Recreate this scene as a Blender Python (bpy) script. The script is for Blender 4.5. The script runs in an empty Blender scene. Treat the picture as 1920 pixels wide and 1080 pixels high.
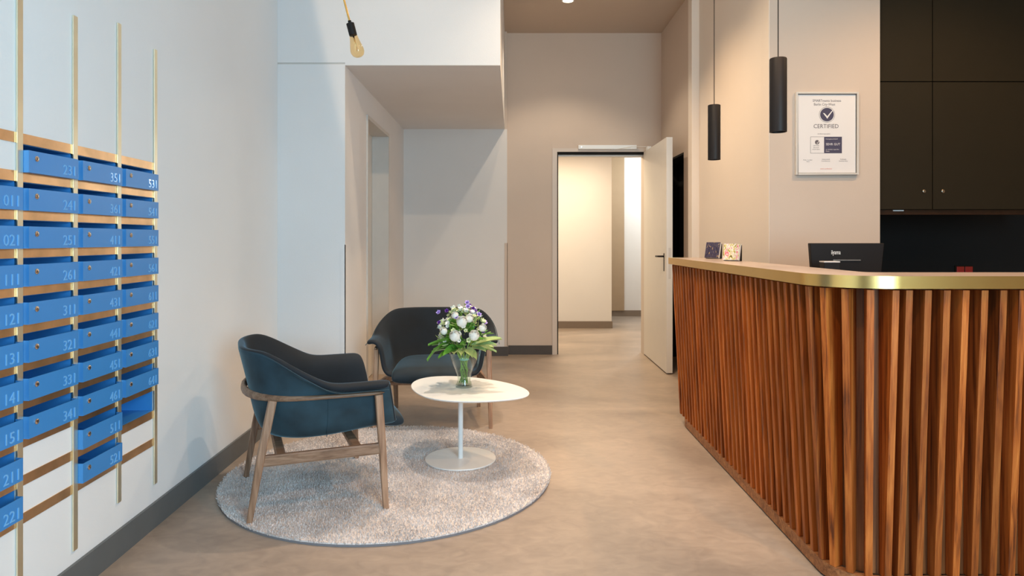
import bpy, bmesh, math, random
from mathutils import Vector, Matrix
random.seed(7)
S = bpy.context.scene
COL = S.collection
F, HY, CX, CH = 1250.0, 449.0, 960.0, 1.3      # focal length px, horizon row, centre column, camera height

# ---------------------------------------------------------------- camera, world, lights
cam_d = bpy.data.cameras.new('camera'); cam = bpy.data.objects.new('camera', cam_d); COL.objects.link(cam)
cam_d.sensor_width = 36.0; cam_d.lens = 36.0*F/1920; cam_d.shift_y = -(540-HY)/1920.0
cam.location = (0, 0, CH); cam.rotation_euler = (math.pi/2, 0, 0); cam_d.clip_start = 0.05
S.camera = cam
S.view_settings.view_transform = 'Standard'; S.view_settings.look = 'None'
S.view_settings.gamma = 1; S.view_settings.use_curve_mapping = False
S.view_settings.exposure = 0.0
W = bpy.data.worlds.new('daylight'); S.world = W; W.use_nodes = True
W.node_tree.nodes['Background'].inputs[0].default_value = (0.71, 0.86, 1.0, 1)
W.node_tree.nodes['Background'].inputs[1].default_value = 0.14

def lamp(name, kind, loc, energy, color, target=None, **kw):
    d = bpy.data.lights.new(name, kind); d.energy = energy; d.color = color
    for k, v in kw.items(): setattr(d, k, v)
    o = bpy.data.objects.new(name, d); COL.objects.link(o); o.location = loc
    if target is not None:
        o.rotation_euler = (Vector(target)-Vector(loc)).to_track_quat('-Z', 'Y').to_euler()
    return o
WARM = (1.0, 0.74, 0.50); WARMER = (1.0, 0.66, 0.38); COOL = (0.76, 0.90, 1.0); NEUT = (1.0, 0.88, 0.76)
# daylight through the glazed shop front behind the camera, plus an added fill panel
lamp('daylight_window', 'AREA', (0.9, -1.25, 1.75), 34, (0.50, 0.68, 1.0), (-1.75, 3.1, 1.2), shape='RECTANGLE', size=2.2, size_y=3.0)
lamp('left_wall_fill', 'AREA', (1.65, -1.35, 1.8), 185, (0.52, 0.83, 1.0), (-1.6, 2.1, 1.3), shape='RECTANGLE', size=1.5, size_y=2.4)  # cool panel added at the glazing to brighten the left wall
# ceiling downlights of the lobby; the last one is an added fill
def down(x, y, e, col=WARM, size=120, blend=0.7, r=0.04, tgt=None):
    return lamp('downlight_lamp', 'SPOT', (x, y, 3.60), e, col, tgt or (x, y, 0), spot_size=math.radians(size), spot_blend=blend, shadow_soft_size=r)
down(0.546, 6.50, 48, (1.0, 0.84, 0.64), 118, 0.45, 0.03)
down(0.65, 4.30, 80, (1.0, 0.76, 0.50), 125)
down(0.45, 2.60, 30, (1.0, 0.76, 0.52), 100)
down(-0.22, 3.95, 200, (1.0, 0.83, 0.68), 62, 0.8, 0.015)
down(2.75, 3.10, 130, (1.0, 0.64, 0.33), 130, 0.6, 0.02)
down(0.80, 5.2, 150, (1.0, 0.68, 0.40), 112, 1.0, 0.06)
down(1.60, 1.30, 115, (1.0, 0.48, 0.15), 130, 0.6, 0.03)
down(0.45, 0.70, 85, (1.0, 0.62, 0.36), 84, 0.8, 0.03, (1.35, 2.3, 0.6))  # unseen spot added and aimed to brighten the counter slats
# unseen wide flood, added so that its cut-off edge crosses the wall beside the niche
L = Vector((0.15, 2.1, 3.45)); P1 = Vector((-1.461, 4.72, 2.995)); P2 = Vector((-1.182, 4.72, 1.71))
nrm = (P1-L).cross(P2-L).normalized()
if nrm.x < 0: nrm = -nrm
half = math.radians(84)
mid = ((P1+P2)/2-L).normalized()
axis = (nrm*math.sin(half) + mid*math.cos(half)).normalized()
lamp('added_flood', 'SPOT', L, 100, (1.0, 0.74, 0.48), L+axis, spot_size=2*half, spot_blend=0.03, shadow_soft_size=0.02)
# corridor behind the door
lamp('corridor_lamp', 'POINT', (1.12, 8.60, 2.45), 5, (1.0, 0.6, 0.35), shadow_soft_size=0.02)
lamp('corridor_fill', 'AREA', (0.6, 8.6, 2.55), 54, (1.0, 0.80, 0.53), (0.6, 8.6, 0), shape='SQUARE', size=1.2)

# ---------------------------------------------------------------- helpers
MATS = {}
def new_mat(name):
    m = bpy.data.materials.new(name); m.use_nodes = True; MATS[name] = m
    return m, m.node_tree, m.node_tree.nodes['Principled BSDF']
def plain(name, col, rough=0.5, metal=0.0, var=0.0, scale=8, bump=0.0, bscale=60, **kw):
    m, t, b = new_mat(name)
    b.inputs['Roughness'].default_value = rough; b.inputs['Metallic'].default_value = metal
    for k, v in kw.items(): b.inputs[k.replace('_', ' ')].default_value = v
    tc = t.nodes.new('ShaderNodeTexCoord')
    n = t.nodes.new('ShaderNodeTexNoise'); n.inputs['Scale'].default_value = scale; n.inputs['Detail'].default_value = 5
    t.links.new(tc.outputs['Object'], n.inputs['Vector'])
    r = t.nodes.new('ShaderNodeValToRGB')
    r.color_ramp.elements[0].position = 0.3; r.color_ramp.elements[1].position = 0.7
    r.color_ramp.elements[0].color = (*[c*(1-var) for c in col], 1); r.color_ramp.elements[1].color = (*[min(1, c*(1+var)) for c in col], 1)
    t.links.new(n.outputs['Fac'], r.inputs['Fac']); t.links.new(r.outputs['Color'], b.inputs['Base Color'])
    if bump:
        n2 = t.nodes.new('ShaderNodeTexNoise'); n2.inputs['Scale'].default_value = bscale; n2.inputs['Detail'].default_value = 6
        t.links.new(tc.outputs['Object'], n2.inputs['Vector'])
        bp = t.nodes.new('ShaderNodeBump'); bp.inputs['Strength'].default_value = bump; bp.inputs['Distance'].default_value = 0.01
        t.links.new(n2.outputs['Fac'], bp.inputs['Height']); t.links.new(bp.outputs['Normal'], b.inputs['Normal'])
    return m
def wood(name, cols, scale=(26, 26, 1.3), rough=0.48):
    m, t, b = new_mat(name); b.inputs['Specular IOR Level'].default_value = 0.35
    tc = t.nodes.new('ShaderNodeTexCoord'); oi = t.nodes.new('ShaderNodeObjectInfo')
    mul = t.nodes.new('ShaderNodeMath'); mul.operation = 'MULTIPLY'; mul.inputs[1].default_value = 37.0
    t.links.new(oi.outputs['Random'], mul.inputs[0])
    add = t.nodes.new('ShaderNodeVectorMath'); add.operation = 'ADD'
    t.links.new(tc.outputs['Object'], add.inputs[0]); t.links.new(mul.outputs[0], add.inputs[1])
    mp = t.nodes.new('ShaderNodeMapping'); mp.inputs['Scale'].default_value = scale
    t.links.new(add.outputs[0], mp.inputs['Vector'])
    n = t.nodes.new('ShaderNodeTexNoise'); n.inputs['Scale'].default_value = 1.0; n.inputs['Detail'].default_value = 6; n.inputs['Distortion'].default_value = 1.2
    t.links.new(mp.outputs[0], n.inputs['Vector'])
    mp2 = t.nodes.new('ShaderNodeMapping'); mp2.inputs['Scale'].default_value = tuple(s*6 for s in scale[:2])+(scale[2]*2.5,) if scale[2] < scale[0] else (scale[0]*2.5, scale[1]*6, scale[2]*6)
    t.links.new(add.outputs[0], mp2.inputs['Vector'])
    n2 = t.nodes.new('ShaderNodeTexNoise'); n2.inputs['Scale'].default_value = 1.0; n2.inputs['Detail'].default_value = 3
    t.links.new(mp2.outputs[0], n2.inputs['Vector'])
    mx = t.nodes.new('ShaderNodeMath'); mx.operation = 'MULTIPLY_ADD'; mx.inputs[1].default_value = 0.35
    t.links.new(n2.outputs['Fac'], mx.inputs[0])
    sc = t.nodes.new('ShaderNodeMath'); sc.operation = 'MULTIPLY'; sc.inputs[1].default_value = 0.68
    t.links.new(n.outputs['Fac'], sc.inputs[0]); t.links.new(sc.outputs[0], mx.inputs[2])
    r = t.nodes.new('ShaderNodeValToRGB'); el = r.color_ramp.elements
    el[0].position = 0.36; el[0].color = (*cols[0], 1); el[1].position = 0.66; el[1].color = (*cols[2], 1)
    e = el.new(0.5); e.color = (*cols[1], 1)
    t.links.new(mx.outputs[0], r.inputs['Fac'])
    hs = t.nodes.new('ShaderNodeHueSaturation')
    mr = t.nodes.new('ShaderNodeMapRange'); mr.inputs['To Min'].default_value = 0.72; mr.inputs['To Max'].default_value = 1.28
    t.links.new(oi.outputs['Random'], mr.inputs['Value']); t.links.new(mr.outputs[0], hs.inputs['Value'])
    t.links.new(r.outputs['Color'], hs.inputs['Color']); t.links.new(hs.outputs['Color'], b.inputs['Base Color'])
    b.inputs['Roughness'].default_value = rough
    bp = t.nodes.new('ShaderNodeBump'); bp.inputs['Strength'].default_value = 0.15; bp.inputs['Distance'].default_value = 0.004
    t.links.new(n2.outputs['Fac'], bp.inputs['Height']); t.links.new(bp.outputs['Normal'], b.inputs['Normal'])
    return m
def emit(name, col, st):
    m, t, b = new_mat(name); b.inputs['Base Color'].default_value = (*col, 1)
    b.inputs['Emission Color'].default_value = (*col, 1); b.inputs['Emission Strength'].default_value = st
    return m

class MB:
    def __init__(s): s.v = []; s.f = []
    def quad(s, a, b, c, d): n = len(s.v); s.v += [a, b, c, d]; s.f.append((n, n+1, n+2, n+3)); return s
    def box(s, x0, x1, y0, y1, z0, z1):
        n = len(s.v)
        s.v += [(x, y, z) for z in (z0, z1) for x, y in ((x0, y0), (x1, y0), (x1, y1), (x0, y1))]
        s.f += [tuple(n+i for i in q) for q in ((3, 2, 1, 0), (4, 5, 6, 7), (0, 1, 5, 4), (1, 2, 6, 5), (2, 3, 7, 6), (3, 0, 4, 7))]
        return s
    def grid(s, rows, closed=False, cap=False):
        n = len(s.v); m = len(rows[0])
        for r in rows: s.v += [tuple(p) for p in r]
        for i in range(len(rows)-1):
            for j in range(m if closed else m-1):
                a = n+i*m+j; b = n+i*m+(j+1) % m
                s.f.append((a, b, b+m, a+m))
        if cap:
            s.f.append(tuple(n+j for j in range(m))[::-1]); s.f.append(tuple(n+(len(rows)-1)*m+j for j in range(m)))
        return s
    def lathe(s, prof, c=(0, 0, 0), n=32, cap=True):
        rows = [[(c[0]+r*math.cos(2*math.pi*k/n), c[1]+r*math.sin(2*math.pi*k/n), c[2]+z) for k in range(n)] for r, z in prof]
        return s.grid(rows, True, cap)
    def sweep(s, path, sizes, n=8, up=(0, 0, 1), power=2.0, cap=True):
        path = [Vector(p) for p in path]; rows = []
        for i, p in enumerate(path):
            d = (path[min(i+1, len(path)-1)]-path[max(i-1, 0)]).normalized()
            u = Vector(up); sd = d.cross(u)
            if sd.length < 1e-3: sd = d.cross(Vector((1, 0, 0)))
            sd.normalize(); u2 = sd.cross(d).normalized()
            a, b = sizes[i] if isinstance(sizes, list) else sizes
            row = []
            for k in range(n):
                th = 2*math.pi*(k+0.5)/n; c, q = math.cos(th), math.sin(th)
                cc = math.copysign(abs(c)**(2/power), c); qq = math.copysign(abs(q)**(2/power), q)
                row.append(p+sd*(a/2*cc)+u2*(b/2*qq))
            rows.append(row)
        return s.grid(rows, True, cap)
    def prism(s, pts, z0, z1):
        n = len(s.v); m = len(pts)
        s.v += [(x, y, z0) for x, y in pts]+[(x, y, z1) for x, y in pts]
        s.f.append(tuple(n+i for i in range(m))[::-1]); s.f.append(tuple(n+m+i for i in range(m)))
        for i in range(m): j = (i+1) % m; s.f.append((n+i, n+j, n+m+j, n+m+i))
        return s
    def xf(s, M):
        s.v = [tuple(M @ Vector(p)) for p in s.v]; return s

def obj(name, mb, mat, parent=None, smooth=False, bevel=0, sub=0, fix=True, world=False, angle=None):
    me = bpy.data.meshes.new(name); vv = mb.v
    if parent is not None and world:
        inv = mat_of(parent).inverted(); vv = [inv @ Vector(p) for p in vv]
    me.from_pydata(vv, [], mb.f); me.validate()
    if fix:
        bm = bmesh.new(); bm.from_mesh(me); bmesh.ops.remove_doubles(bm, verts=bm.verts, dist=1e-5)
        bmesh.ops.recalc_face_normals(bm, faces=bm.faces); bm.to_mesh(me); bm.free()
    if mat: me.materials.append(mat)
    if smooth:
        me.polygons.foreach_set('use_smooth', [True]*len(me.polygons))
        if angle: me.set_sharp_from_angle(angle=math.radians(angle))
    o = bpy.data.objects.new(name, me); COL.objects.link(o)
    if parent is not None: o.parent = parent
    if bevel:
        b = o.modifiers.new('bevel', 'BEVEL'); b.width = bevel; b.segments = 2; b.limit_method = 'ANGLE'
    if sub:
        q = o.modifiers.new('sub', 'SUBSURF'); q.levels = sub; q.render_levels = sub
    return o
def mat_of(e): return Matrix.Translation(e.location) @ e.rotation_euler.to_matrix().to_4x4()
def tag(o, label, cat, group=None):
    o['label'] = label; o['category'] = cat
    if group: o['group'] = group
    return o
def thing(name, loc, label, cat, group=None, rz=0):
    o = bpy.data.objects.new(name, None); COL.objects.link(o); o.empty_display_size = 0.05
    o.location = loc; o.rotation_euler = (0, 0, rz)
    return tag(o, label, cat, group)
def struct(name, mb, mat, **k):
    o = obj(name, mb, mat, **k); o['kind'] = 'structure'; return o
def copy_tree(o, parent=None):
    c = o.copy(); COL.objects.link(c)
    if parent is not None: c.parent = parent
    for ch in [x for x in list(bpy.data.objects) if x.parent is o]: copy_tree(ch, c)
    return c
def text_mb(txt, size, align='LEFT', ext=0.0, spacing=1.0, shear=0.0, sx=1.0):
    cu = bpy.data.curves.new('txt', 'FONT'); cu.body = txt; cu.size = size; cu.align_x = align; cu.extrude = ext
    cu.space_character = spacing; cu.shear = shear; cu.resolution_u = 2
    o = bpy.data.objects.new('txt', cu); COL.objects.link(o)
    dg = bpy.context.evaluated_depsgraph_get(); me = bpy.data.meshes.new_from_object(o.evaluated_get(dg))
    mb = MB(); mb.v = [(v.co.x*sx, v.co.y, v.co.z) for v in me.vertices]; mb.f = [tuple(p.vertices) for p in me.polygons]
    bpy.data.objects.remove(o); bpy.data.meshes.remove(me); bpy.data.curves.remove(cu)
    return mb
def sm(t): t = max(0, min(1, t)); return t*t*(3-2*t)
def at(px, py, Y): return Vector(((px-CX)*Y/F, Y, CH-(py-HY)*Y/F))

# ---------------------------------------------------------------- materials
m_wall = plain('wall_plaster', (0.72, 0.685, 0.65), 0.75, var=0.025, scale=1.4, bump=0.06, bscale=180)
m_wallL = plain('wall_plaster_white', (0.83, 0.84, 0.845), 0.7, var=0.02, scale=1.2, bump=0.06, bscale=180)
m_wall2 = plain('wall_plaster_greige', (0.59, 0.480, 0.395), 0.75, var=0.025, scale=1.4, bump=0.06, bscale=180)
m_wall4 = plain('wall_plaster_cream', (0.76, 0.675, 0.59), 0.75, var=0.02, scale=1.4, bump=0.06, bscale=180)
m_wall3 = plain('wall_plaster_pale', (0.75, 0.73, 0.72), 0.75, var=0.025, scale=1.4, bump=0.06, bscale=180)
m_ceil = plain('ceiling_paint', (0.55, 0.44, 0.345), 0.8, var=0.02, scale=1.5)
m_base = plain('baseboard_dim', (0.060, 0.045, 0.034), 0.5, var=0.05)  # dim copy of the baseboard, shade put into the colour
m_baseL = plain('baseboard_lit', (0.115, 0.125, 0.128), 0.42, var=0.05)  # daylit copy of the baseboard, light put into the colour
m_knob = plain('dark_nickel', (0.40, 0.33, 0.25), 0.35, 1.0)
m_frame = plain('frame_greige', (0.62, 0.535, 0.465), 0.5)
m_door = plain('door_white', (0.74, 0.70, 0.64), 0.4, var=0.01)
m_steel = plain('steel_light', (0.62, 0.58, 0.53), 0.4, var=0.02)
m_black = plain('black_metal', (0.014, 0.011, 0.010), 0.5, Specular_IOR_Level=0.2)
m_wald = plain('dark_walnut', (0.045, 0.018, 0.007), 0.5, var=0.2, scale=30, Specular_IOR_Level=0.2)
m_shade_strip = plain('shade_strip_tan', (0.40, 0.28, 0.17), 0.75, var=0.02)  # tan colour stands for a cast shadow in the corridor
m_dark = plain('void_dark', (0.008, 0.007, 0.006), 0.9)
m_cab = plain('cabinet_olive', (0.022, 0.016, 0.008), 0.6, var=0.03, Specular_IOR_Level=0.15)
m_brass = plain('brass', (0.86, 0.55, 0.18), 0.26, 1.0, var=0.03, scale=4)
m_bar = plain('brass_bar', (0.93, 0.87, 0.66), 0.42, 1.0, var=0.05, scale=9)
m_cop = plain('copper_rail', (0.78, 0.50, 0.27), 0.36, 1.0, var=0.22, scale=7)
m_blue = plain('blue_enamel', (0.045, 0.245, 0.60), 0.36, var=0.02)
m_num = plain('blue_number', (0.17, 0.45, 0.80), 0.12, var=0.0)
m_lock = plain('lock_nickel', (0.72, 0.64, 0.56), 0.25, 1.0)
m_white = plain('white_lacquer', (0.83, 0.84, 0.83), 0.35, var=0.01)
m_wal = wood('walnut', [(0.11, 0.025, 0.005), (0.37, 0.090, 0.013), (0.56, 0.170, 0.032)])
m_wald2 = wood('walnut_gap_shade', [(0.05, 0.016, 0.005), (0.15, 0.05, 0.013), (0.26, 0.10, 0.03)])  # darkened walnut, shade of the slat gaps put into the colour
m_walh = wood('walnut_base', [(0.13, 0.048, 0.018), (0.24, 0.095, 0.036), (0.36, 0.16, 0.06)], (2, 30, 30))
m_oak = wood('chair_walnut', [(0.20, 0.105, 0.06), (0.33, 0.19, 0.115), (0.45, 0.28, 0.18)], (30, 30, 2.5), 0.4)
m_oakh = wood('chair_walnut_rail', [(0.20, 0.105, 0.06), (0.33, 0.19, 0.115), (0.45, 0.28, 0.18)], (3, 28, 28), 0.4)
m_top = plain('counter_laminate', (0.44, 0.36, 0.32), 0.3, var=0.03, scale=20)
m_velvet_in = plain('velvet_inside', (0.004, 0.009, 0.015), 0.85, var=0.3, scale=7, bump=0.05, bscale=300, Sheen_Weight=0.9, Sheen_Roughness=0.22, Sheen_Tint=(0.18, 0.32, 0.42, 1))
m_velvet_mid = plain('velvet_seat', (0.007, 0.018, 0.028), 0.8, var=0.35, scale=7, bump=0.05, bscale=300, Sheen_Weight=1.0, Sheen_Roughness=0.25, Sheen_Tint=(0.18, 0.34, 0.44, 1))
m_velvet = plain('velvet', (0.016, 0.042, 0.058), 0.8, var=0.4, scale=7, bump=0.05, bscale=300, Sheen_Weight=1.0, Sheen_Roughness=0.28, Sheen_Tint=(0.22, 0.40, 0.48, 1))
m_paper = plain('paper_print', (0.78, 0.74, 0.72), 0.35)
m_ink = plain('ink_grey', (0.12, 0.10, 0.11), 0.6)
m_navy = plain('ink_navy', (0.055, 0.048, 0.09), 0.6)
m_red = plain('red_plastic', (0.45, 0.02, 0.015), 0.4)
m_inkred = plain('ink_red', (0.7, 0.15, 0.08), 0.6)
m_glow = emit('lamp_glow', (1.0, 0.85, 0.62), 9)
m_leaf = plain('leaf_green', (0.10, 0.28, 0.03), 0.4, var=0.4, scale=20)
m_leaf2 = plain('leaf_pale', (0.42, 0.52, 0.20), 0.5, var=0.25, scale=20)
m_stem = plain('stem_green', (0.22, 0.40, 0.08), 0.5, var=0.3, scale=20)
m_petw = plain('petal_white', (0.90, 0.90, 0.84), 0.7, var=0.04, scale=15)
m_petg = plain('petal_cream_green', (0.66, 0.72, 0.42), 0.6, var=0.2, scale=40)
m_petl = plain('petal_lilac', (0.46, 0.34, 0.74), 0.6, var=0.2, scale=40)
m_petp = plain('petal_purple', (0.13, 0.03, 0.30), 0.6, var=0.2, scale=40)
m_twine = plain('twine_teal', (0.25, 0.6, 0.55), 0.6)

def glass(name, tint, refl=0.9, ior=1.45):
    m, t, b = new_mat(name); t.nodes.remove(b); out = t.nodes['Material Output']
    tr = t.nodes.new('ShaderNodeBsdfTransparent'); tr.inputs[0].default_value = (*tint, 1)
    gl = t.nodes.new('ShaderNodeBsdfGlossy'); gl.inputs['Roughness'].default_value = 0.03; gl.inputs[0].default_value = (refl, refl, refl, 1)
    lw = t.nodes.new('ShaderNodeLayerWeight'); pw = t.nodes.new('ShaderNodeMath'); pw.operation = 'POWER'; pw.inputs[1].default_value = 3.0
    fr = t.nodes.new('ShaderNodeMath'); fr.operation = 'MULTIPLY_ADD'; fr.inputs[1].default_value = 0.9*(ior-1); fr.inputs[2].default_value = 0.03
    t.links.new(lw.outputs['Facing'], pw.inputs[0]); t.links.new(pw.outputs[0], fr.inputs[0])
    mx = t.nodes.new('ShaderNodeMixShader')
    t.links.new(fr.outputs[0], mx.inputs[0]); t.links.new(tr.outputs[0], mx.inputs[1]); t.links.new(gl.outputs[0], mx.inputs[2])
    t.links.new(mx.outputs[0], out.inputs['Surface']); return m
m_glass = glass('clear_glass', (0.955, 0.975, 0.965)); m_water = glass('water', (0.93, 0.97, 0.92), 0.9, 1.15)
m_amber = glass('amber_glass', (0.97, 0.82, 0.58), 1.0, 1.5)

# polished concrete floor
m_floor, t, b = new_mat('polished_concrete')
tc = t.nodes.new('ShaderNodeTexCoord')
n1 = t.nodes.new('ShaderNodeTexNoise'); n1.inputs['Scale'].default_value = 1.1; n1.inputs['Detail'].default_value = 8; n1.inputs['Distortion'].default_value = 0.8
mp = t.nodes.new('ShaderNodeMapping'); mp.inputs['Scale'].default_value = (1.0, 1.6, 1); mp.inputs['Rotation'].default_value = (0, 0, 0.4)
n2 = t.nodes.new('ShaderNodeTexNoise'); n2.inputs['Scale'].default_value = 9; n2.inputs['Detail'].default_value = 8; n2.inputs['Distortion'].default_value = 1.5
t.links.new(tc.outputs['Object'], mp.inputs[0]); t.links.new(mp.outputs[0], n1.inputs['Vector']); t.links.new(mp.outputs[0], n2.inputs['Vector'])
mm = t.nodes.new('ShaderNodeMath'); mm.operation = 'MULTIPLY_ADD'; mm.inputs[1].default_value = 0.35
t.links.new(n2.outputs['Fac'], mm.inputs[0])
m3 = t.nodes.new('ShaderNodeMath'); m3.operation = 'MULTIPLY'; m3.inputs[1].default_value = 0.65
t.links.new(n1.outputs['Fac'], m3.inputs[0]); t.links.new(m3.outputs[0], mm.inputs[2])
r = t.nodes.new('ShaderNodeValToRGB'); r.color_ramp.elements[0].position = 0.34; r.color_ramp.elements[1].position = 0.66
r.color_ramp.elements[0].color = (0.265, 0.212, 0.172, 1); r.color_ramp.elements[1].color = (0.44, 0.352, 0.282, 1)
t.links.new(mm.outputs[0], r.inputs[0]); t.links.new(r.outputs[0], b.inputs['Base Color'])
rr = t.nodes.new('ShaderNodeMapRange'); rr.inputs['To Min'].default_value = 0.32; rr.inputs['To Max'].default_value = 0.5
t.links.new(n2.outputs['Fac'], rr.inputs['Value']); t.links.new(rr.outputs[0], b.inputs['Roughness'])
bp = t.nodes.new('ShaderNodeBump'); bp.inputs['Strength'].default_value = 0.06; bp.inputs['Distance'].default_value = 0.01
t.links.new(n2.outputs['Fac'], bp.inputs['Height']); t.links.new(bp.outputs[0], b.inputs['Normal'])
# brochure covers
def cover(name, dark, seed, cols):
    m, t, b = new_mat(name); tc = t.nodes.new('ShaderNodeTexCoord')
    mp = t.nodes.new('ShaderNodeMapping'); mp.inputs['Location'].default_value = (seed, seed*2, 0); mp.inputs['Scale'].default_value = (45, 30, 24)
    v = t.nodes.new('ShaderNodeTexVoronoi'); v.inputs['Scale'].default_value = 1.0
    nz = t.nodes.new('ShaderNodeTexNoise'); nz.inputs['Scale'].default_value = 0.9; nz.inputs['Detail'].default_value = 4; nz.inputs['Distortion'].default_value = 2
    t.links.new(tc.outputs['Object'], mp.inputs[0]); t.links.new(mp.outputs[0], nz.inputs['Vector'])
    r = t.nodes.new('ShaderNodeValToRGB'); r.color_ramp.interpolation = 'EASE'
    el = r.color_ramp.elements; el[0].position = 0.34; el[0].color = (*cols[0], 1); el[1].position = 0.74; el[1].color = (*cols[-1], 1)
    for i, c in enumerate(cols[1:-1]): e = el.new(0.4+0.26*i/max(1, len(cols)-3)); e.color = (*c, 1)
    t.links.new(nz.outputs['Fac'], r.inputs[0]); t.links.new(r.outputs[0], b.inputs['Base Color']); b.inputs['Roughness'].default_value = 0.25
    return m
m_cov1 = cover('cover_dark', 1, 3.1, [(0.02, 0.02, 0.03), (0.05, 0.035, 0.07), (0.06, 0.045, 0.08), (0.05, 0.05, 0.10), (0.45, 0.28, 0.08), (0.8, 0.8, 0.85)])
m_cov2 = cover('cover_bright', 0, 8.3, [(0.12, 0.09, 0.05), (0.6, 0.5, 0.08), (0.85, 0.8, 0.72), (0.75, 0.12, 0.15), (0.9, 0.86, 0.8)])

# ---------------------------------------------------------------- shell of the building
ZC = 3.634
def XL(y): return -(1.556+0.022*y)          # left wall plane
YF = 4.72; ZS = 2.533                       # front of the bulkhead and height of its soffit
XR = 1.689
struct('floor', MB().box(-2.2, 5.2, -1.6, 11.6, -0.1, 0), m_floor)
struct('ceiling', MB().box(-2.2, 5.2, -1.6, 7.70, ZC, ZC+0.1), m_ceil)
# left wall with the hole for the letterbox bank
BAR = [1.880, 2.163, 2.447, 2.732, 3.022]
PIT, ZTOP, RAILH = 0.1244, 1.647, 0.034
zr = lambda r: ZTOP-PIT*(r-1)               # top of copper rail r (1..11)
def wl(y, z, d=0.0): return (XL(y)+d, y, z)
wb = MB()
def wslab(mb, y0, y1, z0, z1, d0=-0.2, d1=0.0):
    n = len(mb.v)
    mb.v += [wl(y, z, d) for z in (z0, z1) for y, d in ((y0, d0), (y1, d0), (y1, d1), (y0, d1))]
    mb.f += [tuple(n+i for i in q) for q in ((3, 2, 1, 0), (4, 5, 6, 7), (0, 1, 5, 4), (1, 2, 6, 5), (2, 3, 7, 6), (3, 0, 4, 7))]
    return mb
ZB = zr(11)-RAILH
wslab(wb, -1.6, BAR[0], 0, ZC); wslab(wb, BAR[4], YF, 0, ZC)
wslab(wb, BAR[0], BAR[4], ZTOP, ZC); wslab(wb, BAR[0], BAR[4], 0, ZB)
wslab(wb, BAR[0], BAR[4], ZB, ZTOP, -0.2, -0.17)
wall_left = struct('wall_left', wb, m_wallL)
bb = MB(); wslab(bb, -1.6, YF-0.001, 0, 0.112, 0.0005, 0.013); struct('baseboard_left', bb, m_baseL)
# block + bulkhead
XN0, XN1 = -1.182, -1.212                   # niche left wall X at front and back
YN, YB = 7.45, 7.54
fb = MB()
fb.box(XL(YF)-0.2, XN0, YF, YF+0.12, 0, 2.540)          # panel beside the niche
struct('wall_panel', fb, m_wall3)
fb = MB().box(XL(YF)-0.2, XN0-0.002, YF+0.008, YF+0.12, 2.540, 2.552)
struct('trim_1', fb, m_steel)
fb = MB().box(XL(YF)-0.2, -0.083, YF, YF+0.1, 2.552, ZC).box(XN0, -0.083, YF, YF+0.1, ZS, 2.552)
fb.box(XL(YF)-0.2, -0.083, YF+0.1, YN+0.02, ZS, ZC)
struct('wall_bulkhead', fb, m_wall3)
# niche left wall with deep door reveal
def xn(y): return XN0+(XN1-XN0)*(y-YF)/(YN-YF)
YD0, YD1, ZD = 5.45, 6.46, 2.32
def nslab(mb, y0, y1, z0, z1, d0=-0.2, d1=0.0):
    n = len(mb.v)
    mb.v += [(xn(y)+d, y, z) for z in (z0, z1) for y, d in ((y0, d0), (y1, d0), (y1, d1), (y0, d1))]
    mb.f += [tuple(n+i for i in q) for q in ((3, 2, 1, 0), (4, 5, 6, 7), (0, 1, 5, 4), (1, 2, 6, 5), (2, 3, 7, 6), (3, 0, 4, 7))]
    return mb
nb = MB(); nslab(nb, YF+0.12, YD0, 0, ZS); nslab(nb, YD1, YN, 0, ZS); nslab(nb, YD0, YD1, ZD, ZS)
struct('wall_niche', nb, m_wall3)
d2 = MB(); nslab(d2, YD0, YD1, 0.005, ZD, -0.195, -0.15)
d2o = struct('door_2', d2, m_door)
fr = MB(); nslab(fr, YD0, YD0+0.03, 0, ZD, -0.149, 0.012); nslab(fr, YD1-0.03, YD1, 0, ZD, -0.149, 0.012); nslab(fr, YD0+0.03, YD1-0.03, ZD-0.03, ZD, -0.149, 0.012)
obj('door_frame', fr, m_steel, d2o)
bn = MB(); nslab(bn, YF+0.12, YD0, 0, 0.10, 0.0005, 0.012); nslab(bn, YD1, YN-0.001, 0, 0.10, 0.0005, 0.012); struct('baseboard_niche', bn, m_base)
struct('wall_niche_back', MB().box(XN1-0.2, -0.055, YN, YN+0.25, 0, ZS), m_wall)
struct('baseboard_niche_back', MB().box(XN1+0.015, -0.043, YN-0.012, YN-0.0005, 0, 0.102), m_base)
# metal corner guards
cg = MB().box(XN0-0.002, XN0+0.004, YF-0.004, YF+0.035, 0.0, 1.262).box(XN0-0.03, XN0+0.004, YF-0.004, YF-0.0005, 0.0, 1.262); struct('trim_2', cg, m_wall3)
cg = MB().box(-0.0545, -0.050, YN-0.004, YN+0.03, 0.104, 1.26).box(-0.085, -0.050, YN-0.004, YN-0.0005, 0.104, 1.26); struct('trim_3', cg, m_wall2)
# back wall with the open door
DX0, DX1, DZ = 0.510, 1.490, 2.285
bw = MB().box(-0.056, DX0-0.055, YB, YB+0.16, 0, ZC).box(DX1+0.055, XR+0.2, YB, YB+0.16, 0, ZC).box(DX0-0.055, DX1+0.055, YB, YB+0.16, 2.33, ZC)
struct('wall_back', bw, m_wall2)
struct('wall_bulkhead_end', MB().box(-0.3, -0.0565, YN+0.03, YB+0.16, ZS-0.01, ZC), m_wall2)
struct('baseboard_back', MB().box(-0.042, DX0-0.056, YB-0.012, YB-0.0005, 0, 0.102), m_base)
door = struct('door_1', MB().box(1.487, 1.547, 6.42, 7.515, 0.012, 2.286), m_door, bevel=0.002)
ff = MB().box(DX0-0.055, DX0, YB-0.014, YB+0.16, 0, 2.33).box(DX1, DX1+0.055, YB-0.014, YB+0.16, 0, 2.33).box(DX0, DX1, YB-0.014, YB+0.16, 2.29, 2.33)
df = struct('trim_4', ff, m_frame)
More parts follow.
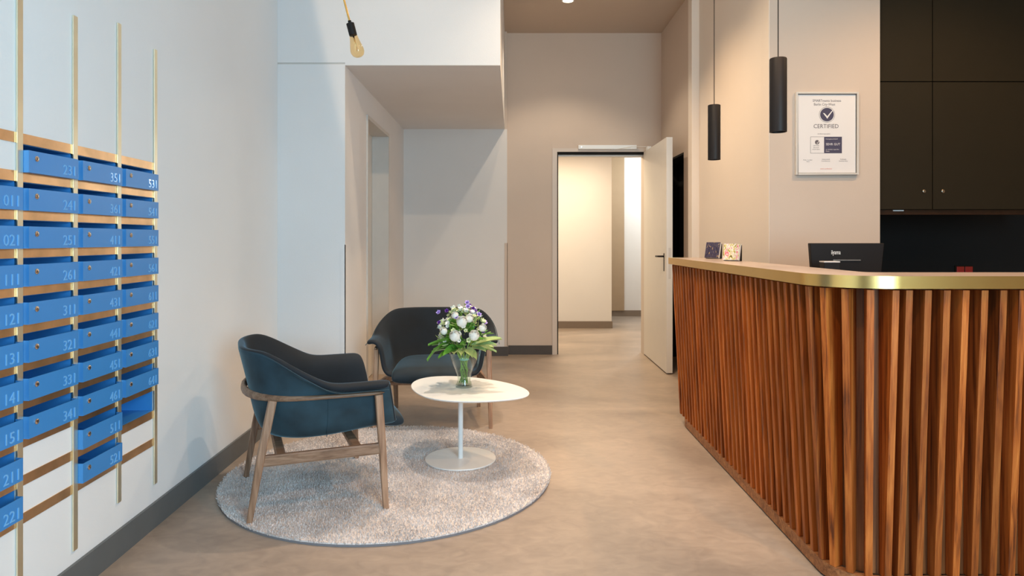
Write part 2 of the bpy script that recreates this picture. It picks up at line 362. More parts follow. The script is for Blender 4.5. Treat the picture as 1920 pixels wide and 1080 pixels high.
df2 = MB().box(DX0, DX0+0.013, YB+0.004, YB+0.04, 0, 2.29).box(DX0+0.013, DX1, YB+0.004, YB+0.04, 2.262, 2.29); obj('seal', df2, m_dark, df)
df3 = MB().box(DX0+0.013, DX1, YB+0.05, YB+0.15, 2.245, 2.289); obj('rebate', df3, m_door, df)
hb = MB().box(1.484, 1.4868, 6.505, 6.535, 0.99, 1.165); plate = obj('handle_plate', hb, m_black, door, bevel=0.001)
hl = MB().sweep([(1.486, 6.52, 1.135), (1.445, 6.52, 1.135), (1.437, 6.53, 1.135), (1.437, 6.66, 1.133)], (0.018, 0.018), 10); obj('lever', hl, m_black, door, smooth=True)
obj('latch_plate', MB().box(1.507, 1.53, 6.4185, 6.4195, 0.92, 1.22), m_steel, door)
cl = thing('door_closer', (1.15, YB-0.06, 2.33), 'slim white door closer with a folding arm above the open white door', 'door closer')
obj('housing', MB().box(0.745, 1.40, YB-0.06, YB-0.001, 2.315, 2.36), m_white, cl, world=True, bevel=0.003)
obj('screw_cap', MB().lathe([(0.008, 0), (0.008, 0.003)], n=12).xf(Matrix.Translation((0.78, YB-0.0605, 2.337)) @ Matrix.Rotation(math.pi/2, 4, 'X')), m_glow if False else m_lock, cl, world=True)
obj('arm', MB().sweep([(1.12, YB-0.03, 2.308), (1.35, YB-0.12, 2.335), (1.505, YB-0.17, 2.325)], (0.02, 0.006), 8), m_white, cl, world=True)
obj('arm_bracket', MB().box(1.488, 1.53, YB-0.21, YB-0.13, 2.287, 2.325), m_white, cl, world=True)
# right wall: far part with a dark doorway, thin pilaster, near part, then the frontal certificate wall
rw = MB().box(XR, XR+0.2, YB-0.12, YB, 0, ZC).box(XR, XR+0.2, 6.12, 6.556, 0, ZC).box(XR, XR+0.2, 6.556, YB-0.12, 2.16, ZC)
rw.box(XR+0.0002, 2.412, 4.37, 4.50, 0, ZC)
struct('wall_right', rw, m_wall2)
struct('wall_pilaster', MB().box(1.618, XR-0.0005, 6.0, 6.12, 0, ZC), m_wall4)
struct('wall_right_near', MB().box(XR, XR+0.2, 4.50, 6.12, 0, ZC).box(XR-0.004, XR, 4.372, 6.0, 0, ZC), m_wall4)
dk = MB().box(XR+0.16, XR+0.195, 6.556, YB-0.12, 0, 2.159); struct('door_3', dk, m_dark)
dkf = MB().box(XR+0.001, XR+0.16, 6.557, 6.575, 0, 2.159).box(XR+0.001, XR+0.16, YB-0.14, YB-0.121, 0, 2.159).box(XR+0.001, XR+0.16, 6.575, YB-0.14, 2.14, 2.159)
struct('trim_5', dkf, m_dark)
struct('baseboard_right', MB().box(XR-0.012, XR-0.0005, 4.38, 5.999, 0, 0.10).box(XR-0.012, XR-0.0005, 6.121, 6.55, 0, 0.10), m_base)
# staff side, hidden returns, shop front
struct('wall_far_right', MB().box(5.0, 5.2, -1.6, 5.2, 0, ZC), m_wall2)
struct('wall_staff_back', MB().box(2.412, 5.0, 4.99, 5.15, 0, ZC), m_dark)
sf = MB().box(-1.8, 5.2, -1.6, -1.45, 3.3, ZC).box(2.4, 5.2, -1.6, -1.45, 0, 3.3).box(-1.8, -1.5, -1.6, -1.45, 0, 3.3)
struct('wall_front', sf, m_wall)
w1 = struct('window_1', MB().box(-1.5, -1.44, -1.56, -1.49, 0, 3.3).box(0.42, 0.48, -1.56, -1.49, 0, 3.3).box(2.34, 2.4, -1.56, -1.49, 0, 3.3).box(-1.44, 2.34, -1.56, -1.49, 3.24, 3.3).box(-1.44, 2.34, -1.56, -1.49, 0, 0.06), m_black)
# corridor behind
YH1, YH2 = 9.77, 11.28
struct('wall_corridor', MB().box(-1.3, 1.46, YH1, YH1+0.15, 0, 2.7), m_wall)
struct('wall_corridor_far', MB().box(1.3, 3.6, YH2, YH2+0.15, 0, 2.7), m_wall)
struct('corridor_shade_strip', MB().box(1.461, 1.895, YH2-0.03, YH2-0.0005, 0.10, 2.699), m_shade_strip)  # thin slab painted as the shadow on the far wall
far_fill = lamp('corridor_far_fill', 'POINT', (2.55, 10.35, 2.3), 54, (0.88, 0.97, 1.0), shadow_soft_size=0.05)  # unseen lamp added to brighten the far corridor wall
struct('wall_corridor_side', MB().box(1.31, 1.46, YH1+0.15, YH2, 0, 2.7), m_wall)
struct('wall_corridor_left', MB().box(-1.45, -1.3, YB+0.16, YH1+0.15, 0, 2.7), m_wall)
struct('wall_corridor_right', MB().box(3.6, 3.75, YB+0.16, YH2+0.15, 0, 2.7), m_wall)
struct('wall_corridor_front', MB().box(XR+0.2, 3.6, YB, YB+0.16, 0, 2.7), m_wall)
struct('ceiling_corridor', MB().box(-1.45, 3.75, YB+0.16, YH2+0.15, 2.7, 2.8), m_wall)
m_base2 = plain('baseboard_brown', (0.20, 0.15, 0.11), 0.5)
struct('baseboard_corridor', MB().box(-1.29, 1.472, YH1-0.012, YH1-0.0005, 0, 0.102), m_base2)
struct('baseboard_corridor_far', MB().box(1.461, 3.59, YH2-0.012, YH2-0.0005, 0, 0.102), m_base2)

# ---------------------------------------------------------------- ceiling downlight
dl = thing('ceiling_downlight', (0.546, 6.50, ZC), 'round recessed ceiling downlight in front of the open door', 'ceiling light')
obj('rim', MB().lathe([(0.062, -0.001), (0.062, -0.008), (0.05, -0.008), (0.05, -0.001)], (0, 0, 0), 32, False), m_white, dl, smooth=True, angle=40)
obj('diffuser', MB().lathe([(0.049, -0.002), (0.049, -0.006)], (0, 0, 0), 32), m_glow, dl)

# ---------------------------------------------------------------- letterbox bank
frame = thing('letterbox_rack', (XL(2.5), 2.5, ZTOP), 'wall rack of copper rails crossed by tall brass bars carrying the blue letterboxes', 'rack')
def flat(y0, y1, z0, z1, d0, d1): return wslab(MB(), y0, y1, z0, z1, d0, d1)
BW = 0.0125
exts = [(0.15, 2.3), (0.04, 2.35), (0.160, 2.120), (0.223, 2.185), (0.193, 2.161)]
for i, y in enumerate(BAR):
    if i == 0: continue
    obj('brass_bar', flat(y-BW, y+BW, exts[i][0], exts[i][1], 0.0032, 0.009), m_bar, frame, world=True, bevel=0.001)
for r in range(1, 12):
    obj('copper_rail', flat(BAR[0], BAR[4], zr(r)-RAILH, zr(r), -0.001, 0.003), m_cop, frame, world=True)
# solid wall infill where the bank has no box, plus hidden side liners
boxes = {}
for i, n in enumerate(['011', '021', '111', '121', '131', '141', '151', '211', '221']): boxes[(0, i+2)] = n
for i, n in enumerate(['231', '241', '251', '261', '311', '321', '331', '341']): boxes[(1, i+1)] = n
for i, n in enumerate(['351', '361', '411', '421', '431', '441', '451', '461', '511', '521']): boxes[(2, i+1)] = n
for i, n in enumerate(['531', '541', '551', '561', '611', '621', '631', '641']): boxes[(3, i+1)] = n
inf = MB()
for c in range(4):
    for r_ in range(1, 11):
        if (c, r_) not in boxes and (c, r_) != (3, 9):
            wslab(inf, BAR[c], BAR[c+1], zr(r_+1), zr(r_)-RAILH, -0.17, 0.0)
wi = struct('wall_left_infill', inf, m_wallL)
FH, FD = 0.0685, 0.027
def tray(c, r_):
    y0, y1 = BAR[c]+BW, BAR[c+1]-BW; zb, zt = zr(r_+1)+0.0005, zr(r_)-RAILH-0.0005
    mb = MB(); dB, t_ = -0.15, 0.0015
    wslab(mb, y0, y1, zb, zt, dB, dB+t_)                      # back
    wslab(mb, y0, y1, zt-t_, zt, dB, -0.002)                  # lid
    wslab(mb, y0, y0+t_, zb, zt, dB, -0.002); wslab(mb, y1-t_, y1, zb, zt, dB, -0.002)
    wslab(mb, y0, y1, zb, zb+t_, dB, -0.002)
    return mb, y0, y1, zb, zt
ORD = ['first', 'second', 'third', 'fourth', 'fifth', 'sixth', 'seventh', 'eighth', 'ninth', 'tenth']
cname = ['leftmost column', 'second column', 'third column', 'rightmost column']
for (c, r_), num in boxes.items():
    mb, y0, y1, zb, zt = tray(c, r_)
    t_ = thing('letterbox', (XL(y0), y0, zb), 'blue letterbox marked %s, %s from the top in the %s' % (num, ORD[(r_ if c else r_-1)-1], cname[c]), 'letterbox', 'blue letterboxes on the left wall')
    obj('tray', mb, m_blue, t_, world=True)
    q = MB(); zf = zb+FH
    wslab(q, y0+0.001, y1-0.001, zb-0.004, zf, FD-0.002, FD); wslab(q, y0+0.001, y0+0.003, zb-0.004, zf, 0.0035, FD-0.002)
    wslab(q, y1-0.003, y1-0.001, zb-0.004, zf, 0.0035, FD-0.002); wslab(q, y0+0.003, y1-0.003, zb-0.004, zb-0.002, 0.0035, FD-0.002)
    face = obj('front_flap', q, m_blue, t_, world=True)
    M = Matrix.Translation(Vector(wl(y0+0.036, zb+0.044, FD))) @ Matrix.Rotation(math.pi/2, 4, 'Y')
    lk = obj('lock', MB().lathe([(0.0095, 0), (0.0095, 0.003), (0.0075, 0.0045), (0.003, 0.0045)], n=16).xf(M), m_lock, t_, world=True, smooth=True, angle=40)
    obj('keyhole', MB().box(-0.0008, 0.0008, -0.004, 0.004, 0.0046, 0.0052).xf(M @ Matrix.Rotation(math.pi/2, 4, 'Z')), m_dark, lk, world=False).data.transform(mat_of(t_).inverted())
    R = Matrix(((0, 0, 1, 0), (1, 0, 0, 0), (0, 1, 0, 0), (0, 0, 0, 1)))
    tx = text_mb(num, 0.051, 'RIGHT', 0.0016, 1.0).xf(Matrix.Translation(Vector(wl(y1-0.012, zb+0.006, FD+0.0012))) @ R)
    obj('number', tx, m_num, t_, world=True)
# the open compartment without a flap
mb, y0, y1, zb, zt = tray(3, 9)
t_ = thing('open_compartment', (XL(y0), y0, zb), 'empty blue compartment without a flap, bottom of the rightmost letterbox column', 'compartment')
obj('tray', mb, m_blue, t_, world=True)
q = MB(); wslab(q, y0, y1, zb, zb+0.0015, -0.002, 0.0); obj('sill', q, m_blue, t_, world=True)

# ---------------------------------------------------------------- reception counter
CXc, CYc = 1.377, 2.61            # corner centre
def ring(R, n=14):                # outline of the outer line with radius R: from far left end to far right
    YE = 4.78
    pts = [(CXc-R, YE)]
    for k in range(n+1):
        a = math.pi+math.pi/2*k/n; pts.append((CXc+R*math.cos(a), CYc+R*math.sin(a)))
    pts.append((2.75, CYc-R)); return pts
counter = thing('reception_counter', (CXc, CYc, 0), 'walnut slatted reception counter with a brass edged top and a rounded corner', 'counter')
def band(R0, R1, z0, z1, ye0=4.78, xe=2.75):
    a, b_ = ring(R0), ring(R1)
    a[0] = (a[0][0], ye0); b_[0] = (b_[0][0], ye0)
    rows = [[(p[0], p[1], z0), (p[0], p[1], z1), (q[0], q[1], z1), (q[0], q[1], z0)] for p, q in zip(a, b_)]
    return MB().grid(rows, True, True)
RB, RP, RT = 0.138, 0.180, 0.255   # backing, plinth, brass
obj('backing_panel', band(RB, RB-0.02, 0.06, 1.119), m_wald2, counter, world=True)
obj('plinth', band(RP, RP-0.03, 0.008, 0.060, 4.62), m_walh, counter, world=True, smooth=True, angle=30)
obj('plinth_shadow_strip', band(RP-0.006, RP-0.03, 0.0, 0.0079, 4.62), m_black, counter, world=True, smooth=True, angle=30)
ZT = 1.17; TH = 0.0448
obj('brass_edge', band(RT, RT-0.004, ZT-TH, ZT), m_brass, counter, world=True, smooth=True, angle=30)
inner = [(1.41, 4.78)]
for k in range(7):
    a = math.pi+math.pi/2*k/6; inner.append((1.46+0.05*math.cos(a), 2.70+0.05*math.sin(a)))
inner.append((2.75, 2.65))
outer = ring(RT-0.0042)
obj('countertop', MB().prism(outer+inner[::-1], ZT-TH, ZT-0.0005), m_top, counter, world=True)
obj('end_cap', MB().box(CXc-RT, 1.41, 4.7805, 4.784, ZT-TH, ZT), m_brass, counter, world=True)
# slats
SL = 1.119-0.061
sl = MB(); hw = 0.0122
db, dt = 0.0425, 0.098
sl.v = [(-hw, 0, 0), (hw, 0, 0), (hw, db, 0), (-hw, db, 0), (-hw, 0, SL), (hw, 0, SL), (hw, dt, SL), (-hw, dt, SL)]
sl.f = [(3, 2, 1, 0), (4, 5, 6, 7), (0, 1, 5, 4), (1, 2, 6, 5), (2, 3, 7, 6), (3, 0, 4, 7)]
first = None
def slat(x, y, nx, ny):
    global first
    if first is None: first = o = obj('slat', sl, m_wal, counter, bevel=0.0012)
    else: o = first.copy(); COL.objects.link(o); o.parent = counter
    o.location = Vector((x, y, 0.061))-Vector(counter.location)
    o.rotation_euler = (0, 0, math.atan2(ny, nx)-math.pi/2)
PS = 0.0672
y = CYc+0.05
ys = []
while y < 4.765: ys.append(y); y += PS
for y in ys[::-1]: slat(CXc-RB, y, -1, 0)
for k in range(5):
    a = math.pi+math.radians(6+20.5*k); slat(CXc+RB*math.cos(a), CYc+RB*math.sin(a), math.cos(a), math.sin(a))
x = CXc+0.04
while x < 2.7: slat(x, CYc-RB, 0, -1); x += PS
obj('work_surface', MB().box(1.385, 2.75, CYc-RB+0.022, CYc+0.02, 0.72, 0.745).box(1.385, 2.3, CYc+0.02, 3.95, 0.72, 0.745), m_top, counter, world=True)
obj('work_surface_support', MB().box(1.45, 1.50, 3.5, 3.9, 0, 0.72).box(2.2, 2.25, 3.5, 3.9, 0, 0.72), m_top, counter, world=True)

# ---------------------------------------------------------------- dark wall cabinets
ZC1, ZC2 = 1.497, 2.342
def cabinet(x0, x1, z0, z1, label, knobs):
    c = thing('wall_cabinet', ((x0+x1)/2, 4.98, z0), label, 'cabinet', None)
    obj('carcass', MB().box(x0+0.001, x1-0.001, 4.425, 4.985, z0, z1), m_cab, c, world=True)
    d = obj('door', MB().box(x0+0.003, x1-0.003, 4.402, 4.424, z0+0.003, z1-0.003), m_cab, c, world=True, bevel=0.001)
    for kx, kz in knobs:
        M = Matrix.Translation((kx, 4.402, kz)) @ Matrix.Rotation(math.pi/2, 4, 'X')
        k = obj('lock', MB().lathe([(0.011, 0), (0.011, 0.005), (0.008, 0.007), (0.003, 0.007)], n=16).xf(mat_of(c).inverted() @ M), m_knob, d, smooth=True, angle=40)
    return c
cabinet(2.414, 2.777, ZC1, ZC2, 'dark olive wall cabinet with a lock at its lower right, beside the certificate wall', [(2.72, 1.618)])
cabinet(2.777, 3.52, ZC1, ZC2, 'wide dark olive wall cabinet with a lock at its lower left corner', [(2.845, 1.618)])
cabinet(2.414, 2.777, ZC2, ZC-0.01, 'narrow upper dark cabinet above the one beside the certificate wall', [])
cabinet(2.777, 3.52, ZC2, ZC-0.01, 'wide upper dark cabinet at the top right corner', [])
us = thing('light_rail', (2.95, 4.5, 1.46), 'walnut strip with a slim metal light under the dark wall cabinets', 'trim strip')
obj('strip', MB().box(2.415, 3.52, 4.43, 4.47, 1.465, 1.4965), m_wald, us, world=True)
obj('lamp_bar', MB().box(2.53, 2.60, 4.424, 4.4295, 1.488, 1.495), m_white, us, world=True)
bc = thing('base_cabinet', (2.95, 4.98, 0), 'dark base cabinet with worktop under the wall cabinets behind the counter', 'cabinet')
obj('carcass', MB().box(2.415, 3.52, 4.44, 4.985, 0, 0.86), m_cab, bc, world=True)
obj('worktop', MB().box(2.415, 3.52, 4.42, 4.985, 0.8605, 0.90), m_cab, bc, world=True)
so = thing('double_socket', (3.37, 4.985, 1.07), 'double power socket with red inserts in the dark niche behind the counter', 'socket')
obj('plate', MB().box(3.31, 3.445, 4.978, 4.9885, 1.035, 1.105), m_cab, so, world=True, bevel=0.002)
for x0 in (3.318, 3.381): obj('red_insert', MB().box(x0, x0+0.056, 4.972, 4.9775, 1.042, 1.098), m_red, so, world=True, bevel=0.002)

# ---------------------------------------------------------------- certificate
YW = 4.37
ct = thing('framed_certificate', (2.066, YW, 1.72), 'framed certificate with a round check mark emblem on the peach wall', 'picture')
x0, x1, z0, z1 = 1.853, 2.262, 1.722, 2.262
fw = 0.0115; yf0, yf1 = YW-0.024, YW-0.001
obj('frame', MB().box(x0, x0+fw, yf0, yf1, z0, z1).box(x1-fw, x1, yf0, yf1, z0, z1).box(x0+fw, x1-fw, yf0, yf1, z1-fw, z1).box(x0+fw, x1-fw, yf0, yf1, z0, z0+fw), m_steel, ct, world=True, bevel=0.0015)
obj('gap', MB().box(x0+fw, x1-fw, YW-0.009, YW-0.007, z0+fw, z1-fw), m_black, ct, world=True)
YP = YW-0.012
sheet = obj('sheet', MB().box(x0+fw+0.003, x1-fw-0.004, YP, YW-0.0095, z0+fw+0.003, z1-fw-0.004), m_paper, ct, world=True)
RF = Matrix(((1, 0, 0, 0), (0, 0, -1, 0), (0, 1, 0, 0), (0, 0, 0, 1)))   # text faces -Y
def pc(u, v): return x0+(u-175)/640*(x1-x0), z1-(v-125)/840*(z1-z0)       # from the enlarged crop
def ctext(txt, u, v, size, mat, sx=1.0, sp=1.0, align='LEFT', name='lettering'):
    x, z = pc(u, v); obj(name, text_mb(txt, size, align, 0, sp, sx=sx).xf(Matrix.Translation((x, YP-0.0007, z)) @ RF), mat, ct, world=True)
ctext('SMARTments business', 350, 222, 0.0235, m_ink, 0.86)
ctext('Berlin City-West', 362, 260, 0.0235, m_ink, 0.86)
ctext('CERTIFIED', 358, 490, 0.0385, m_ink, 0.93)
def disc(u, v, r, mat, yoff, r_in=0.0, name='emblem', n=40):
    x, z = pc(u, v); y_ = YP-yoff
    a = [(x+r*math.cos(2*math.pi*k/n), y_, z+r*math.sin(2*math.pi*k/n)) for k in range(n)]
    if r_in: 
        b_ = [(x+r_in*math.cos(2*math.pi*k/n), y_, z+r_in*math.sin(2*math.pi*k/n)) for k in range(n)]
        mb = MB().grid([a, b_], True)
    else: mb = MB(); mb.v = a; mb.f = [tuple(range(n))]
    obj(name, mb, mat, ct, world=True, fix=False)
disc(497, 352, 0.0445, m_navy, 0.0006); disc(497, 352, 0.0515, m_ink, 0.0006, 0.0495, 'emblem_ring')
def poly(pts, mat, yoff, name):
    mb = MB(); mb.v = [(pc(u, v)[0], YP-yoff, pc(u, v)[1]) for u, v in pts]; mb.f = [tuple(range(len(pts)))]; obj(name, mb, mat, ct, world=True)
poly([(455, 335), (472, 338), (500, 368), (540, 320), (580, 285), (548, 325), (500, 394)], m_paper, 0.0010, 'check_mark')
poly([(328, 577), (650, 577), (650, 745), (328, 745)], m_ink, 0.0004, 'seal_border')
poly([(331, 580), (467, 580), (467, 742), (331, 742)], m_paper, 0.0007, 'seal_field')
poly([(469, 578), (649, 578), (649, 744), (469, 744)], m_navy, 0.0007, 'rating_field')
disc(396, 633, 0.0145, m_ink, 0.0010); poly([(385, 630), (396, 643), (412, 618), (416, 621), (397, 650)], m_paper, 0.0014, 'check_mark')
def ctext2(txt, u, v, size, mat, sx=1.0):
    x, z = pc(u, v); obj('lettering', text_mb(txt, size, sx=sx).xf(Matrix.Translation((x, YP-0.0012, z)) @ RF), mat, ct, world=True)
ctext2('SEHR GUT', 484, 664, 0.0215, m_paper, 0.95)
ctext2('Prüfergebnis 03/2017', 484, 605, 0.0092, m_paper); ctext2('zur Qualität in geprüfter', 484, 710, 0.0088, m_paper); ctext2('Klasse', 484, 729, 0.0095, m_paper)
ctext2('CERTIFIED', 354, 672, 0.0088, m_ink); ctext2('SERVICED', 356, 692, 0.0088, m_ink); ctext2('APARTMENT', 346, 711, 0.0088, m_ink)
ctext('Zertifizierungsergebnis', 400, 552, 0.0095, m_ink, 0.95)
ctext('Prüfer Certified', 255, 818, 0.0090, m_ink); ctext('Berlin', 288, 834, 0.0085, m_ink)
ctext('Unterschrift', 445, 812, 0.0105, m_ink); ctext('Geschäftsleitung', 440, 828, 0.0085, m_ink)
ctext('Prüfstelle', 632, 812, 0.0105, m_ink); ctext('Qualitätsprüfung', 618, 828, 0.0085, m_ink)
ctext('www.certified.de', 428, 908, 0.0110, m_inkred)

# ---------------------------------------------------------------- pendants
def pendant(x, y, label):
    p = thing('pendant_lamp', (x, y, 1.722), label, 'pendant lamp', 'black cylinder pendants over the counter')
    obj('shade', MB().lathe([(0.026, 0.02), (0.0285, 0.0), (0.0325, 0.0), (0.0325, 0.286), (0.031, 0.289), (0.004, 0.2895)], n=32, cap=True), m_black, p, smooth=True, angle=35)
    obj('cable', MB().lathe([(0.0022, 0.29), (0.0022, ZC-1.722-0.02)], n=8), m_black, p)
    obj('ceiling_rose', MB().lathe([(0.04, ZC-1.722-0.02), (0.04, ZC-1.7225)], n=24), m_black, p)
    lamp('pendant_spot', 'SPOT', (x, y, 1.715), 3.5, WARM, (x, y, 0), spot_size=math.radians(80), spot_blend=0.6, shadow_soft_size=0.02)
pendant(1.0703, 3.53, 'farther black cylinder pendant lamp hanging on a thin cable over the counter')
pendant(1.0459, 2.62, 'nearer black cylinder pendant lamp hanging left of the certificate')

# bulb lamp
bl = thing('bulb_lamp', tuple(at(673, 107, 3.2)), 'amber filament bulb in a black socket on a slanting brass rod', 'pendant lamp')
axd = (at(645, 0, 3.2)-at(673, 107, 3.2)).normalized()
Q = Vector((0, 0, 1)).rotation_difference(axd).to_matrix().to_4x4()
def bx(mb): return mb.xf(Q)
k = 3.2/F
obj('bulb', bx(MB().lathe([(0.003, 0), (0.016, 0.002), (0.026, 0.009), (0.032, 0.022), (0.033, 0.034), (0.029, 0.055), (0.023, 0.08), (0.0185, 0.105), (0.0165, 0.113)], n=28)), m_amber, bl, smooth=True)
obj('filament_post', bx(MB().lathe([(0.004, 0.105), (0.003, 0.07), (0.0015, 0.03)], n=8)), m_lock, bl, smooth=True)
for q in range(4):
    a = q*math.pi/2
    obj('filament', bx(MB().sweep([(0.004*math.cos(a), 0.004*math.sin(a), 0.095), (0.011*math.cos(a), 0.011*math.sin(a), 0.028)], (0.0012, 0.0012), 6, up=(0, 1, 0))), m_bar, bl)
obj('socket', bx(MB().lathe([(0.0185, 0.108), (0.019, 0.112), (0.019, 0.166), (0.012, 0.168), (0.008, 0.172), (0.008, 0.180)], n=24)), m_black, bl, smooth=True, angle=35)
rl = (ZC-0.03-bl.location.z)/axd.z
obj('rod', bx(MB().lathe([(0.005, 0.18), (0.005, rl)], n=12)), m_brass, bl, smooth=True, angle=40)
cn = axd*rl
obj('ceiling_rose', MB().lathe([(0.06, 0), (0.06, 0.0295)], n=24).xf(Matrix.Translation((cn.x, cn.y, ZC-0.03-bl.location.z))), m_brass, bl)

# ---------------------------------------------------------------- brochures
def brochure(bx_, by_, w, h, mat, yaw, label):
    b_ = thing('brochure_stack', (bx_, by_, ZT), label, 'brochures', None, yaw)
    T = Matrix.Rotation(math.radians(-17), 4, 'X')
    # local: faces -y, leaning back towards +y
    def L(mb): return mb.xf(Matrix.Translation((0, 0, 0.001+0.0)) @ T)
    obj('pages', L(MB().box(-w/2, w/2, 0.001, 0.018, 0.006, h)), m_paper, b_)
    obj('cover', L(MB().box(-w/2, w/2, -0.0005, 0.0009, 0.006, h)), mat, b_)
    hold = MB(); yb = 0.026; hh = h*0.92
    s_ = math.sin(math.radians(17)); c_ = math.cos(math.radians(17))
    hold.v = [(-w/2, 0.024, 0), (w/2, 0.024, 0), (w/2, 0.024+hh*s_+0.004, 0), (-w/2, 0.024+hh*s_+0.004, 0), (-w/2, 0.024+hh*s_, hh*c_), (w/2, 0.024+hh*s_, hh*c_), (w/2, 0.028+hh*s_, hh*c_), (-w/2, 0.028+hh*s_, hh*c_)]
    hold.f = [(3, 2, 1, 0), (4, 5, 6, 7), (0, 1, 5, 4), (1, 2, 6, 5), (2, 3, 7, 6), (3, 0, 4, 7)]
    obj('stand', hold, m_black, b_); return b_
brochure(1.345, 4.50, 0.10, 0.115, m_cov1, math.radians(-42), 'dark covered brochures leaning on a small stand at the far end of the counter')
brochure(1.315, 4.02, 0.10, 0.108, m_cov2, math.radians(-42), 'bright floral brochures leaning on a small stand on the counter')

# ---------------------------------------------------------------- monitor
mo = thing('monitor', (1.81, 3.62, 0.745), 'black computer monitor seen from behind the counter, its back facing out', 'monitor', None, math.radians(-3))
sc_ = MB(); wt, wbm, hh = 0.196, 0.172, 0.30
sc_.v = [(-wbm, -0.012, 0.24), (wbm, -0.012, 0.24), (wbm, 0.02, 0.24), (-wbm, 0.02, 0.24), (-wt, -0.022, 0.535), (wt, -0.022, 0.535), (wt, 0.012, 0.535), (-wt, 0.012, 0.535)]
sc_.f = [(3, 2, 1, 0), (4, 5, 6, 7), (0, 1, 5, 4), (1, 2, 6, 5), (2, 3, 7, 6), (3, 0, 4, 7)]
obj('housing', sc_, m_black, mo, bevel=0.004)
obj('stand_neck', MB().box(-0.03, 0.03, -0.04, -0.0225, 0.015, 0.38), m_black, mo)
obj('stand_foot', MB().box(-0.11, 0.11, -0.10, 0.08, 0.0005, 0.015), m_black, mo, bevel=0.004)
obj('chrome_strip', MB().box(-0.075, 0.07, -0.026, -0.020, 0.441, 0.446), m_lock, mo)
obj('lettering', text_mb('iiyama', 0.034, 'LEFT', 0.0005, 0.95, sx=0.62).xf(Matrix.Translation((-0.085, -0.0235, 0.475)) @ RF), m_white, mo)
cr = thing('card_reader', (1.640, 3.44, 0.7455), 'small dark device with a pale top in front of the monitor', 'device', None, math.radians(-3))
obj('body', MB().box(-0.040, 0.040, -0.03, 0.03, 0, 0.4365), m_black, cr, bevel=0.003)
obj('pale_top', MB().box(-0.041, 0.039, -0.03, 0.03, 0.437, 0.4425), m_paper, cr)

# ---------------------------------------------------------------- rug
RUG = Vector((-0.672, 3.695, 0)); RR = 0.88
m_rug, t, b = new_mat('rug_pile')
tc = t.nodes.new('ShaderNodeTexCoord'); n1 = t.nodes.new('ShaderNodeTexNoise'); n1.inputs['Scale'].default_value = 4; n1.inputs['Detail'].default_value = 6
t.links.new(tc.outputs['Object'], n1.inputs['Vector']); n2 = t.nodes.new('ShaderNodeTexNoise'); n2.inputs['Scale'].default_value = 160
t.links.new(tc.outputs['Object'], n2.inputs['Vector'])
mm = t.nodes.new('ShaderNodeMath'); mm.operation = 'ADD'; t.links.new(n1.outputs[0], mm.inputs[0]); t.links.new(n2.outputs[0], mm.inputs[1])
r = t.nodes.new('ShaderNodeValToRGB'); r.color_ramp.elements[0].position = 0.38; r.color_ramp.elements[1].position = 0.62
h = t.nodes.new('ShaderNodeMath'); h.operation = 'MULTIPLY'; h.inputs[1].default_value = 0.5; t.links.new(mm.outputs[0], h.inputs[0])
r.color_ramp.elements[0].color = (0.50, 0.45, 0.43, 1); r.color_ramp.elements[1].color = (0.76, 0.71, 0.69, 1)
t.links.new(h.outputs[0], r.inputs[0]); t.links.new(r.outputs[0], b.inputs['Base Color']); b.inputs['Roughness'].default_value = 0.95
rug = tag(bpy.data.objects.new('round_rug', None), 'round pale shaggy rug under the near armchair and the white table', 'rug')
COL.objects.link(rug); rug.location = RUG
m_rugb = plain('rug_backing', (0.20, 0.19, 0.20), 0.9)
obj('backing', MB().lathe([(RR, 0.0005), (RR, 0.010)], n=96), m_rugb, rug)
pm = MB(); rnd = random.Random(3)
NT = 70000
V = []; Fc = []
for i in range(NT):
    rr_ = RR*math.sqrt(rnd.random()); a = rnd.random()*2*math.pi
    x, y = rr_*math.cos(a), rr_*math.sin(a); th = rnd.random()*math.pi; w = 0.0026
    c_, s_ = math.cos(th)*w, math.sin(th)*w; lx, ly = rnd.gauss(0, 0.003), rnd.gauss(0, 0.003); hz = 0.018+rnd.random()*0.007
    if rr_ > RR-0.012: lx += math.cos(a)*0.006; ly += math.sin(a)*0.006
    n = len(V); V += [(x-c_, y-s_, 0.009), (x+c_, y+s_, 0.009), (x+c_*0.6+lx, y+s_*0.6+ly, hz), (x-c_*0.6+lx, y-s_*0.6+ly, hz)]; Fc.append((n, n+1, n+2, n+3))
pm.v = V; pm.f = Fc
pile = obj('pile', pm, m_rug, rug, fix=False); pile['kind'] = 'stuff'
# make the blades shade like fibres seen from above
obj('pile_base', MB().lathe([(RR-0.001, 0.0101), (RR-0.002, 0.016)], n=96), m_rug, rug)

